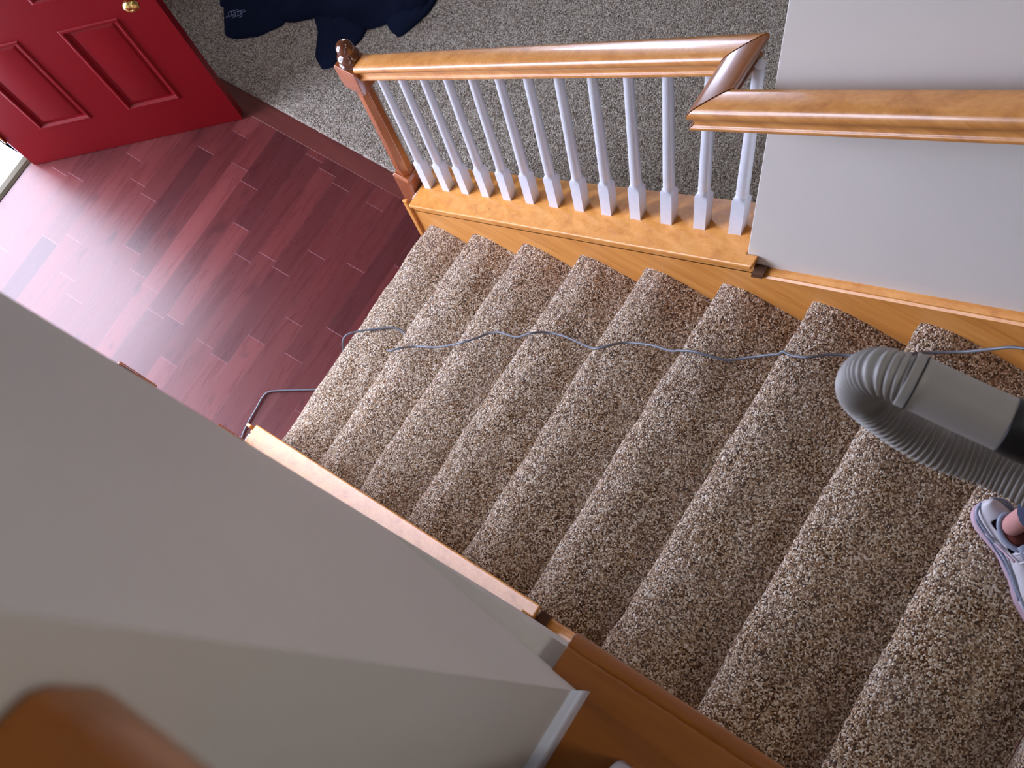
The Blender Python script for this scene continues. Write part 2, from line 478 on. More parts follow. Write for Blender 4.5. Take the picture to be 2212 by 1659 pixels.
# low walls under the caps
for nm, ya, yb, lab in (('wall_low_right', W + .011, 1.150, 'low painted wall under the right balustrade'), ('wall_low_left', -.135, -.011, 'low painted wall under the left balustrade')):
    bm = bmesh.new()
    pts = []
    for x in (.19, 1.511):
        for y in (ya, yb): pts += [(x, y, .0), (x, y, capz(x) - .0225)]
    hexa(bm, pts)
    struct(nm, bm, M['wall'], label=lab)

# ------------------------------------------------------------------ balustrades
RP = [(-.0225, 0), (-.0265, .003), (-.0275, .008), (-.0265, .013), (-.0225, .016), (-.0205, .022), (-.0208, .030), (-.0232, .038), (-.0275, .044),
      (-.0315, .050), (-.0325, .058), (-.0310, .066), (-.0270, .072), (-.018, .0755), (0, .077)]
RP = RP + [(-a, b) for a, b in reversed(RP[:-1])]
def rail_section(name, parent, A, B, mA, mB, mat, slope=RS):
    """A, B centre points at the underside; m = mitre shift of x per unit of lateral offset, gives (dx,dy) functions"""
    bm = bmesh.new()
    rings = []
    for P, m in ((A, mA), (B, mB)):
        ring = []
        for l, h in RP:
            if m == 'square': ring.append((P[0], P[1] + l, P[2] + h))
            elif m == 'mitre': ring.append((P[0] + l, P[1] + l, P[2] + slope * l + h))
            elif m == 'end': ring.append((P[0], P[1] + l, P[2] + h))
        rings.append(ring)
    loft(bm, rings)
    return finish(name, bm, mat, parent, bevel=.0012, seg=1)

def baluster(parent, x, y, first=[None]):
    zb = capz(x); zt = railz(min(x, 1.445)) + (.004 if x < 1.43 else .012)
    bm = bmesh.new(); h = .0172
    # square base, cut to the rake at the bottom, rounded shoulders
    n = 24
    def ring(fr, z, rake=0, r=h):
        out = []
        for k in range(n):
            a = 2 * PI * k / n
            c, s_ = math.cos(a), math.sin(a)
            sq = 1 / max(abs(c), abs(s_))
            rr = r * (fr * min(sq, 1.4142) + (1 - fr))
            out.append((x + rr * c, y + rr * s_, z + (rake * rr * c)))
        return out
    top = zb + .180
    rings = [ring(1, zb, SL), ring(1, top - .004)]
    for k in range(1, 6):
        t = k / 5; rings.append(ring(1 - t, top - .004 + .014 * math.sin(t * PI / 2) + .004 * t, 0, h - .0035 * t))
    z = top + .018
    rings += [ring(0, z + .003, 0, .0135), ring(0, z + .006, 0, .0158), ring(0, z + .012, 0, .0160), ring(0, z + .0155, 0, .0142), ring(0, z + .0175, 0, .0142), ring(0, z + .021, 0, .0152),
              ring(0, z + .06, 0, .0154), ring(0, z + .18, 0, .0145), ring(0, zt - .05, 0, .0122), ring(0, zt, 0, .0118)]
    loft(bm, rings)
    o = finish('baluster', bm, M['white'], parent, smooth=True)
    o.data.set_sharp_from_angle(angle=math.radians(38))
    return o

def newel(parent, x, y):
    h = .038
    e = empty('newel_post', (0, 0, 0)); e.parent = parent
    bm = bmesh.new()
    zl0, zl1 = .0, .375
    def sq(z, r): return [(x - r, y - r, z), (x + r, y - r, z), (x + r, y + r, z), (x - r, y + r, z)]
    loft(bm, [sq(zl0, h), sq(zl1, h), sq(zl1 + .010, h - .008)])
    finish('base_block', bm, M['newel'], e, bevel=.0025)
    bm = bmesh.new()
    rings = []
    def octr(z, r): return [(x + r * math.cos(2 * PI * (k + .5) / 8), y + r * math.sin(2 * PI * (k + .5) / 8), z) for k in range(8)]
    loft(bm, [octr(.380, .022), octr(.392, .030), octr(.44, .0335), octr(.94, .0285), octr(.958, .022), octr(.968, .022), octr(.974, .033), octr(.985, .033)])
    finish('shaft', bm, M['newel'], e, bevel=.002)
    bm = bmesh.new()
    zu0, zu1 = .978, 1.100
    hb = h + .0025
    loft(bm, [sq(zu0 - .006, hb - .012), sq(zu0 + .006, hb - .001), sq(zu1 - .006, hb), sq(zu1, hb - .003)])
    finish('top_block', bm, M['newel'], e, bevel=.002)
    bm = bmesh.new()
    prof = [(.032, 0), (.0375, .004), (.0375, .008), (.031, .011), (.028, .013), (.034, .018), (.0365, .026), (.034, .034), (.026, .041), (.018, .045), (.018, .048)]
    R = .0272; c = .047 + R * .74
    for k in range(1, 14):
        a = -PI / 2 + .68 + (PI - .68) * k / 13
        prof.append((max(R * math.cos(a), .0005), c + R * math.sin(a)))
    loft(bm, lathe_rings(x, y, prof, 28, zu1))
    finish('finial', bm, M['finial'], e, smooth=True, label='dark glossy round ball finial')
    return e

def balustrade(label, group, ymain, yoff, nb=13):
    t = empty('stair_balustrade', (0, 0, 0), label=label, cat='stair railing', group=group)
    newel(t, .147, ymain)
    for i in range(nb):
        baluster(t, .254 + .0998 * i, ymain)
    xB = 1.418
    s = 1 if yoff < ymain else -1
    zB = railz(xB)
    rail = empty('handrail', (0, 0, 0)); rail.parent = t
    if s > 0:
        rail_section('sloping_rail', rail, (.182, ymain, railz(.182)), (xB, ymain, zB), 'end', 'mitre', M['oak_rail'])
        g = .0012
        # the short level piece: extruded straight between its two mitres
        rail_section('mitred_return', rail, (xB + g, ymain - g, zB), (xB + g, yoff + g, zB), 'mitre', 'mitre', M['oak_cross'])
        rail_section('wall_rail', rail, (xB + 2 * g, yoff, zB), (3.5, yoff, railz(3.5)), 'mitre', 'end', M['oak_rail'])
        for x in (1.95, 2.75, 3.4):
            bm = bmesh.new(); z = railz(x)
            tube(bm, smooth_path([(x, 1.021, z - .06), (x, .99, z - .06), (x, yoff, z - .03), (x, yoff, z + .002)], 5), .007, 8)
            tube(bm, [Vector((x, 1.0215, z - .06)), Vector((x, 1.017, z - .06))], .024, 16)
            finish('wall_bracket', bm, M['brass'], rail, smooth=True)
    else:
        rail_section('sloping_rail', rail, (.182, ymain, railz(.182)), (1.509, ymain, railz(1.509)), 'end', 'end', M['oak_rail'])
    return t
balustrade('honey oak handrail on thirteen white balusters beside the stairs, with a ball-topped newel', 'balustrades on both sides of the stairs', 1.086, .955)
balustrade('railing mostly hidden behind the grey wall, only its newel foot shows', 'balustrades on both sides of the stairs', -.076, -.076, 13)

# upper hall guard rail, seen from very close
t = empty('hall_guard_railing', (1.82, -.082, ZL), label='blurred brown handrail close by in the lower left corner, above the ledge', cat='railing')
yr = -.084
bm = bmesh.new()
HP_ = [(.012, 0), (.014, .03), (.024, .042), (.0315, .05), (.0325, .056), (.0325, .074), (.031, .079), (.024, .082), (0, .083)]
HP_ = [(-a, b) for a, b in HP_] + [(a, b) for a, b in reversed(HP_[:-1])]
loft(bm, [[(x - 1.82, l, 1.0 + h) for l, h in HP_] for x in (1.812, 4.38)])
finish('handrail', bm, M['ledge'], t, bevel=.0012, seg=1)
for i in range(22):
    bm = bmesh.new(); x = .081 + .115 * i; h = .016
    n = 20
    def ring(fr, z, r): 
        out = []
        for k in range(n):
            a = 2 * PI * k / n; c, s_ = math.cos(a), math.sin(a)
            rr = r * (fr * min(1 / max(abs(c), abs(s_)), 1.36) + 1 - fr); out.append((x + rr * c, -.006 + rr * s_, z))
        return out
    loft(bm, [ring(1, 0, h), ring(1, .14, h), ring(.4, .15, h), ring(0, .158, .012), ring(0, .3, .0135), ring(0, .9, .0115), ring(0, 1.003, .0115)])
    finish('baluster', bm, M['white'], t, smooth=True)

# ------------------------------------------------------------------ front door
hinge = Vector((-1.478, .437, .004)); latch = Vector((-.789, 1.058, .004))
dirv = latch - hinge; ang = math.atan2(dirv.y, dirv.x); DW = dirv.length
door = empty('door_1', tuple(hinge), ang, kind='structure', label='open red panelled front door with a round brass knob')
# local: x along the door, -y = side facing the stairs (camera), z up ; thickness to +y
T = .044; DH = 2.03
panels = []
for u0, u1 in ((.165, .39), (.54, .765)):
    for z0, z1 in ((.235, .775), (.93, 1.52), (1.66, 1.89)): panels.append((u0, u1, z0, z1))
xs = sorted({0, DW} | {p[0] for p in panels} | {p[1] for p in panels}); zs = sorted({0, DH} | {p[2] for p in panels} | {p[3] for p in panels})
bm = bmesh.new()
def face_side(y, sgn):
    for a, b in zip(xs, xs[1:]):
        for c, d in zip(zs, zs[1:]):
            if any(abs(a - p[0]) < 1e-6 and abs(b - p[1]) < 1e-6 and abs(c - p[2]) < 1e-6 and abs(d - p[3]) < 1e-6 for p in panels):
                # moulded frame: raised lip, groove, raised field
                prof = [(0, 0), (.004, -.005), (.012, -.006), (.020, .006), (.030, .008), (.036, .004), (.044, .002)]
                rings = [[(a + o, y + sgn * h, c + o), (b - o, y + sgn * h, c + o), (b - o, y + sgn * h, d - o), (a + o, y + sgn * h, d - o)] for o, h in prof]
                vs = [[bm.verts.new(p) for p in r] for r in rings]
                for r0, r1 in zip(vs, vs[1:]):
                    for k in range(4): bm.faces.new((r0[k], r0[(k + 1) % 4], r1[(k + 1) % 4], r1[k]))
                bm.faces.new(vs[-1])
            else:
                bm.faces.new([bm.verts.new(p) for p in ((a, y, c), (b, y, c), (b, y, d), (a, y, d))])
face_side(0, 1); face_side(T, -1)
for (p, q_) in (((0, 0), (DW, 0)), ((DW, 0), (DW, DH)), ((DW, DH), (0, DH)), ((0, DH), (0, 0))):
    bm.faces.new([bm.verts.new(v) for v in ((p[0], 0, p[1]), (q_[0], 0, q_[1]), (q_[0], T, q_[1]), (p[0], T, p[1]))])
bmesh.ops.remove_doubles(bm, verts=bm.verts, dist=1e-5)
finish('door_leaf', bm, M['door_red'], door, bevel=.0015, seg=2)
kx, kz = .868, .885
bm = bmesh.new()
n = 28
prof = [(.033, 0), (.033, .004), (.028, .008), (.013, .011), (.012, .030), (.016, .036), (.024, .042), (.0285, .052), (.0285, .060), (.024, .068), (.012, .0735), (.0045, .0745), (.0045, .0725), (.0005, .0725)]
loft(bm, [[(kx + r * math.cos(2 * PI * i / n), -d, kz + r * math.sin(2 * PI * i / n)) for i in range(n)] for r, d in prof])
finish('door_knob', bm, M['brass'], door, smooth=True, label='round brass knob')
for z in (.25, 1.02, 1.8):
    bm = bmesh.new(); tube(bm, [Vector((-.004, -.004, z - .045)), Vector((-.004, -.004, z + .045))], .006, 10)
    finish('hinge', bm, M['brass'], door, smooth=True)
bm = bmesh.new(); box(bm, 0.004, DW - .004, .006, .03, .0, .004)
# frame of the opening
bm.free(); bm = bmesh.new()
box(bm, xa - .01, xb + .006, DY0 - .04, DY0, 0, DZ); box(bm, xa - .01, xb + .006, DY1, DY1 + .04, 0, DZ); box(bm, xa - .01, xb + .006, DY0 - .04, DY1 + .04, DZ, DZ + .05)
struct('trim_3', bm, M['trimwhite'], label='white frame of the front door opening')
bm = bmesh.new()
loft(bm, [[(xb + a, y, z) for a, z in ((.019, 0), (.019, .016), (.026, .02), (.044, .014), (.055, .003), (.055, 0))] for y in (DY0, DY1)])
struct('trim_4', bm, M['bronze'], label='dark bronze door threshold')
bm = bmesh.new(); box(bm, xb - .022, xb + .019, DY0, DY1, -.02, .008); box(bm, xa, xb - .022, DY0, DY1, -.06, -.02)
struct('trim_5', bm, M['alu'], label='pale metal sill outside the threshold')
bm = bmesh.new(); box(bm, -6.5, xa, -4, 5, -.14, -.03)
struct('floor_porch', bm, M['concrete'], label='bright concrete porch outside the front door')

# ------------------------------------------------------------------ navy jacket on the living room carpet
def cloth_piece(outline, name, parent, seed, hmax=.05, edge=.007, z0=.018):
    """puffy cloth lying on the floor with folds; outline in floor coordinates"""
    from mathutils.geometry import delaunay_2d_cdt
    P = []
    m = len(outline)
    dense = []
    for i in range(m):
        a = Vector(outline[i]); b = Vector(outline[(i + 1) % m]); k = max(1, int((b - a).length / .012))
        for j in range(k): dense.append(a.lerp(b, j / k))
    # gentle rounding
    for _ in range(1):
        dense = [(dense[i - 1] + dense[i] * 2 + dense[(i + 1) % len(dense)]) / 4 for i in range(len(dense))]
    def inside(p):
        c = False; n = len(dense)
        for i in range(n):
            a, b = dense[i], dense[i - 1]
            if (a.y > p.y) != (b.y > p.y) and p.x < (b.x - a.x) * (p.y - a.y) / (b.y - a.y) + a.x: c = not c
        return c
    def dist(p): return min((p - d).length for d in dense)
    xs_ = [p.x for p in dense]; ys_ = [p.y for p in dense]
    pts = list(dense); st = .011
    x = min(xs_)
    while x < max(xs_):
        y = min(ys_)
        while y < max(ys_):
            p = Vector((x, y))
            if inside(p) and dist(p) > st * .6: pts.append(p)
            y += st
        x += st
    nd = len(dense)
    res = delaunay_2d_cdt([p for p in pts], [], [list(range(nd))], 1, 1e-6)
    bm = bmesh.new(); top = []; 
    for k, p in enumerate(res[0]):
        d = dist(p) if k >= nd else 0
        e = 1 - math.exp(-d / .05)
        w = noise.noise(Vector((p.x * 5 + seed, p.y * 5, seed)))
        f = abs(noise.noise(Vector((p.x * 9 + w * 2, p.y * 4 + seed * 3, .5))))
        h = z0 + edge * min(1, d / .01) + hmax * e * (.35 + .5 * w + .8 * (.35 - f))
        top.append(bm.verts.new((p.x, p.y, max(h, z0 + .003))))
    for f in res[2]:
        try: bm.faces.new([top[i] for i in f])
        except ValueError: pass
    bed = [e for e in bm.edges if e.is_boundary]
    r = bmesh.ops.extrude_edge_only(bm, edges=bed)
    for v in r['geom']:
        if isinstance(v, bmesh.types.BMVert): v.co.z = z0 - .002
    return finish(name, bm, M['navy'], parent, smooth=True)
jk = empty('jacket', (0, 0, 0), label='crumpled navy blue jacket lying on the living room carpet behind the railing', cat='jacket')
cloth_piece([(-1.20, 1.44), (-1.09, 1.50), (-.93, 1.50), (-.86, 1.53), (-.78, 1.60), (-.62, 1.60), (-.52, 1.68), (-.38, 1.86), (-.40, 2.10), (-.62, 2.22), (-.95, 2.12), (-1.25, 1.9), (-1.33, 1.62)], 'body', jk, 1.3, .08)
cloth_piece([(-1.19, 1.455), (-1.125, 1.375), (-1.09, 1.335), (-1.04, 1.345), (-.96, 1.40), (-.89, 1.50), (-.93, 1.62), (-1.10, 1.62), (-1.20, 1.55)], 'sleeve', jk, 4.1, .045)
cloth_piece([(-.80, 1.60), (-.735, 1.545), (-.675, 1.44), (-.612, 1.405), (-.575, 1.44), (-.56, 1.53), (-.545, 1.60), (-.56, 1.72), (-.72, 1.76)], 'sleeve', jk, 7.7, .05)
cloth_piece([(-.55, 1.76), (-.47, 1.70), (-.408, 1.685), (-.385, 1.74), (-.36, 1.85), (-.37, 1.98), (-.50, 1.98), (-.56, 1.86)], 'front_flap', jk, 2.9, .04)
bm = bmesh.new()
for k in range(7):
    cx, cy = -1.105 + .009 * k, 1.405 + .004 * (k % 3) + .0045 * k
    tube(bm, smooth_path([(cx, cy - .012, .068), (cx + .006, cy, .070), (cx - .003, cy + .014, .070), (cx + .008, cy + .026, .070)], 3), .0018, 5)
finish('embroidery', bm, M['logo'], jk, label='small pale embroidered mark')

# ------------------------------------------------------------------ cord
def stair_z(x):
    if x < RUN: return 0
    i = int(x / RUN + 1e-6); return min(i, NST) * RISE
CORD1 = [(2.44, .968, 2.005), (2.33, .972, 1.79), (2.23, .978, 1.75), (2.1353, 0.979, 1.6862), (2.0939, 0.972, 1.6339), (2.0539, 0.9676, 1.5628), (1.9864, 0.9376, 1.5301), (1.9502, 0.9097, 1.5378), (1.8612, 0.8996, 1.4124), (1.8057, 0.8781, 1.3891), (1.7638, 0.8444, 1.3924), (1.7084, 0.8501, 1.3132), (1.6673, 0.8427, 1.256), (1.6189, 0.8182, 1.2183), (1.5903, 0.7997, 1.211), (1.5435, 0.7888, 1.2044), (1.4936, 0.7824, 1.1816), (1.4401, 0.7798, 1.1037), (1.3692, 0.788, 1.0234), (1.2947, 0.7723, 0.9703), (1.2691, 0.7418, 0.9903), (1.2331, 0.7127, 0.9782), (1.1709, 0.7257, 0.8937), (1.0882, 0.7399, 0.8042), (1.0327, 0.7304, 0.7759), (0.9968, 0.699, 0.7938), (0.9433, 0.6841, 0.7161), (0.8636, 0.6892, 0.6289), (0.8247, 0.6728, 0.6035), (0.8058, 0.6377, 0.6188), (0.761, 0.5932, 0.6098), (0.6508, 0.5673, 0.4679), (0.5673, 0.5485, 0.3977), (0.5272, 0.5121, 0.4114), (0.4966, 0.4862, 0.4015),
         (.4775, .488, .372), (.476, .50, .33), (.500, .53, .27), (.48, .57, .215), (.43, .595, .202), (0.3991, 0.5985, 0.2), (0.3695, 0.5895, 0.2), (0.3056, 0.544, 0.2), (0.2523, 0.4983, 0.2), (.236, .474, .195), (.2300, .452, .165),
         (.232, .42, .10), (.236, .36, .03), (.21, .29, .010), (0.1495, 0.2476, 0.006), (0.0334, 0.1722, 0.006), (0.0125, 0.1382, 0.006), (0.0163, 0.0868, 0.006), (0.0263, -0.0033, 0.006), (0.0472, -0.1071, 0.006), (.06, -.45, .006), (-.1, -.9, .006)]
pts = smooth_path(CORD1, 5)
pts = [Vector((p.x, p.y, max(p.z, (stair_z(p.x) + .0065) if p.x > .5 else p.z))) for p in pts]
bm = bmesh.new(); tube(bm, pts, .0036, 10)
tag(finish('power_cord', bm, M['cord'], smooth=True), 'long grey power cord trailing down over the carpeted steps to the plank floor', 'cord')

# ------------------------------------------------------------------ vacuum hose
HP = [(2.0162, 0.3615, 2.95), (1.9748, 0.3586, 2.95), (1.943, 0.3569, 2.95), (1.9154, 0.3539, 2.94), (1.9045, 0.3525, 2.905), (1.913, 0.3529, 2.862), (1.9538, 0.3527, 2.838), (1.9981, 0.3538, 2.83), (2.0475, 0.3620, 2.83), (2.099, 0.3620, 2.84), (2.1643, 0.3655, 2.85),
      (2.34, .345, 2.84), (2.55, .31, 2.70), (2.72, .27, 2.52), (2.85, .25, 2.36), (3.05, .25, 2.345)]
hs = empty('vacuum_hose', (1.95, .357, 2.95), label='grey ribbed vacuum cleaner hose held in mid-air above the upper steps', cat='vacuum hose')
off = Vector((1.95, .357, 2.95))
path = [p - off for p in smooth_path(HP[2:], 30)]
def rr(L, i): return .0222 + .0016 * math.cos(2 * PI * L / .0058)
# resample for even ribs
def resample(pts, d):
    out = [pts[0]]; acc = 0
    for a, b in zip(pts, pts[1:]):
        seg = (b - a).length; t = d - acc
        while t <= seg:
            out.append(a.lerp(b, t / seg)); t += d
        acc = seg - (t - d)
    return out
bm = bmesh.new(); tube(bm, resample(path, .00115), rr, 22)
finish('ribbed_tube', bm, M['hose'], hs, smooth=True, label='ribbed grey section bent back on itself')
a = Vector((1.943, .3569, 2.95)) - off; b = Vector((1.9748, .3586, 2.95)) - off; c = Vector((2.030, .362, 2.95)) - off
bm = bmesh.new(); tube(bm, resample(smooth_path([a + (b - a) * -.25, a, b, (b + c) / 2, c], 8), .002), lambda L, i: .0256 if L < .012 else .0248, 28)
finish('cuff', bm, M['hose'], hs, smooth=True, label='smooth grey cuff')
bm = bmesh.new(); tube(bm, [a + (b - a) * .02, a + (b - a) * .07], .0264, 28)
finish('collar_ring', bm, M['black'], hs, smooth=True)
bm = bmesh.new(); tube(bm, smooth_path([c + Vector((-.004, 0, 0)), c + Vector((.03, .003, 0)), c + Vector((.10, .012, -.005)), c + Vector((.2, .03, -.03))], 8), lambda L, i: .0262 if L < .05 else .019, 24)
finish('grip', bm, M['black'], hs, smooth=True, label='black grip')

# ------------------------------------------------------------------ person standing on the ninth and tenth steps (mostly outside the frame)
per = empty('person', (2.33, .72, 9 * RISE), label='person in navy trousers and silver running shoe standing at the right edge', cat='person')
po = Vector((2.33, .72, 9 * RISE))
def skin_mesh(name, verts, edges, radii, mat, parent, root=0, sub=2):
    me = bpy.data.meshes.new(name); me.from_pydata([Vector(v) - po for v in verts], edges, []); me.materials.append(mat)
    o = bpy.data.objects.new(name, me); COL.objects.link(o); o.parent = parent
    sk = o.modifiers.new('skin', 'SKIN'); sk.use_smooth_shade = True
    for i, r in enumerate(radii):
        sv = me.skin_vertices[0].data[i]; sv.radius = (r, r) if isinstance(r, (int, float)) else r
        sv.use_root = (i == root)
    ss = o.modifiers.new('sub', 'SUBSURF'); ss.levels = ss.render_levels = sub
    return o
Z9, Z10 = 9 * RISE, 10 * RISE
ankL = (2.262, .645, Z9 + .10); kneeL = (2.40, .68, Z9 + .48); hipL = (2.47, .67, Z9 + .88)
ankR = (2.50, .80, Z10 + .10); kneeR = (2.60, .79, Z10 + .45); hipR = (2.48, .77, Z9 + .88)
V = [(2.475, .72, Z9 + .93), hipL, kneeL, ankL, hipR, kneeR, ankR,
     (2.47, .715, Z9 + 1.10), (2.45, .71, Z9 + 1.30), (2.44, .70, Z9 + 1.43),
     (2.42, .59, Z9 + 1.39), (2.40, .52, Z9 + 1.20), (2.28, .43, Z9 + 1.235), (2.225, .41, Z9 + 1.235),
     (2.46, .80, Z9 + 1.39), (2.56, .80, Z9 + 1.15), (2.47, .83, Z9 + .98), (2.42, .84, Z9 + .90),
     (2.435, .695, Z9 + 1.50), (2.425, .685, Z9 + 1.60)]
Ed = [(0, 1), (1, 2), (2, 3), (0, 4), (4, 5), (5, 6), (0, 7), (7, 8), (8, 9), (9, 10), (10, 11), (11, 12), (12, 13), (9, 14), (14, 15), (15, 16), (16, 17), (9, 18), (18, 19)]
Rd = [(.11, .10), .085, .058, .026, .085, .058, .036, (.125, .10), (.14, .11), (.09, .08), .055, .042, .03, .026, .055, .042, .03, .026, .052, .062]
body = skin_mesh('body', V, Ed, Rd, M['skin'], per)
# clothing shells
legs = skin_mesh('trousers', [V[0], (hipL[0], hipL[1], hipL[2]), kneeL, (2.272, .642, Z9 + .112), hipR, kneeR, (2.505, .802, Z10 + .13), (2.473, .718, Z9 + 1.0)],
                 [(0, 1), (1, 2), (2, 3), (0, 4), (4, 5), (5, 6), (0, 7)], [(.122, .112), .097, .07, .066, .097, .07, .055, (.125, .105)], M['trouser'], per)
top = skin_mesh('sweater', [(2.474, .719, Z9 + .96), V[7], V[8], V[9], V[10], V[11], V[12], V[14], V[15], V[16], (2.437, .697, Z9 + 1.475)],
                [(0, 1), (1, 2), (2, 3), (3, 4), (4, 5), (5, 6), (3, 7), (7, 8), (8, 9), (3, 10)], [(.135, .115), (.138, .112), (.152, .12), (.10, .09), .068, .054, .041, .068, .054, .041, .058], M['sweater'], per)
# head
hc = Vector((2.405, .675, Z9 + 1.665)) - po
bm = bmesh.new()
bmesh.ops.create_uvsphere(bm, u_segments=32, v_segments=24, radius=.1)
fd = Vector((-.75, -.66, 0)).normalized()
sdv = Vector((-fd.y, fd.x, 0))
for v in bm.verts:
    c = v.co.copy(); f = c.x; s_ = c.y; z = c.z
    if z < 0: s_ *= 1 - .35 * (-z / .1) ** 1.5; f *= 1 - .1 * (-z / .1)
    s_ *= .76; f *= .95; z *= 1.15
    if f > 0:
        f += .018 * math.exp(-((s_ / .011) ** 2) - ((z + .01) / .022) ** 2)      # nose
        f -= .008 * (math.exp(-(((s_ - .032) / .014) ** 2) - ((z - .015) / .012) ** 2) + math.exp(-(((s_ + .032) / .014) ** 2) - ((z - .015) / .012) ** 2))
        f += .005 * math.exp(-((s_ / .024) ** 2) - ((z + .052) / .007) ** 2)
    v.co = hc + fd * f + sdv * s_ + Vector((0, 0, z))
head = finish('head', bm, M['skin'], per, smooth=True)
for sg in (-1, 1):
    bm = bmesh.new(); bmesh.ops.create_uvsphere(bm, u_segments=14, v_segments=10, radius=.0115, matrix=Matrix.Translation(hc + fd * .077 + sdv * .031 * sg + Vector((0, 0, .016))))
    finish('eye', bm, M['eyewhite'], head, smooth=True)
    bm = bmesh.new(); bmesh.ops.create_uvsphere(bm, u_segments=14, v_segments=10, radius=.02, matrix=Matrix.Translation(hc + sdv * .078 * sg) @ Matrix.Diagonal((.8, .5, 1.5, 1)))
    finish('ear', bm, M['skin'], head, smooth=True)
bm = bmesh.new(); bmesh.ops.create_uvsphere(bm, u_segments=28, v_segments=20, radius=.118)
for v in bm.verts:
    c = v.co.copy(); z = c.z; f = c.x - .022; s_ = c.y * .8
    if f > .03 and z < .05: f = .03 - (.05 - z) * .4
    if z < -.06: z = -.06 - (-.06 - z) * 2.0
    v.co = hc + fd * f + sdv * s_ + Vector((0, 0, z * 1.08 + .012))
finish('hair', bm, M['hair'], per, smooth=True)
# hands: palm plus five fingers closed on the grip / relaxed
def hand(name, wrist, d, n_, s, grip):
    wrist = Vector(wrist); d = Vector(d).normalized(); n_ = Vector(n_).normalized(); sv = d.cross(n_).normalized() * s; n_ = sv.cross(d).normalized() * (1 if s > 0 else -1)
    vs = [wrist, wrist + d * .045, wrist + d * .08]; es = [(0, 1), (1, 2)]; rs = [.025, (.034, .017), (.036, .014)]
    o = skin_mesh(name, vs, es, rs, M['skin'], per)
    for k, (off_, L, r) in enumerate(((.030, .070, .0078), (.010, .080, .0083), (-.010, .075, .0080), (-.029, .058, .0070))):
        p = wrist + d * .078 + sv * off_; fs = [p]; dd = d.copy(); 
        for j, part in enumerate((.45, .3, .25)):
            an = (.75 if grip else .22) * (1 if j == 0 else 1.25)
            dd = (dd * math.cos(an) + n_ * math.sin(an)).normalized(); nn = sv.cross(dd)
            p = p + dd * L * part; fs.append(p)
            n_loc = n_
        skin_mesh('finger', fs, [(0, 1), (1, 2), (2, 3)], [r, r * .95, r * .85, r * .7], M['skin'], o, sub=1)
    p = wrist + d * .025 + sv * .028
    skin_mesh('thumb', [p, p + sv * .02 + d * .022 + n_ * .01, p + sv * .018 + d * .05 + n_ * .03], [(0, 1), (1, 2)], [.012, .010, .0075], M['skin'], o, sub=1)
hand('hand', (2.225, .41, Z9 + 1.235), (-.9, -.35, -.05), (0, .1, -1), 1, True)
hand('hand', (2.42, .84, Z9 + .90), (-.1, -.1, -1), (-1, .2, 0), -1, False)

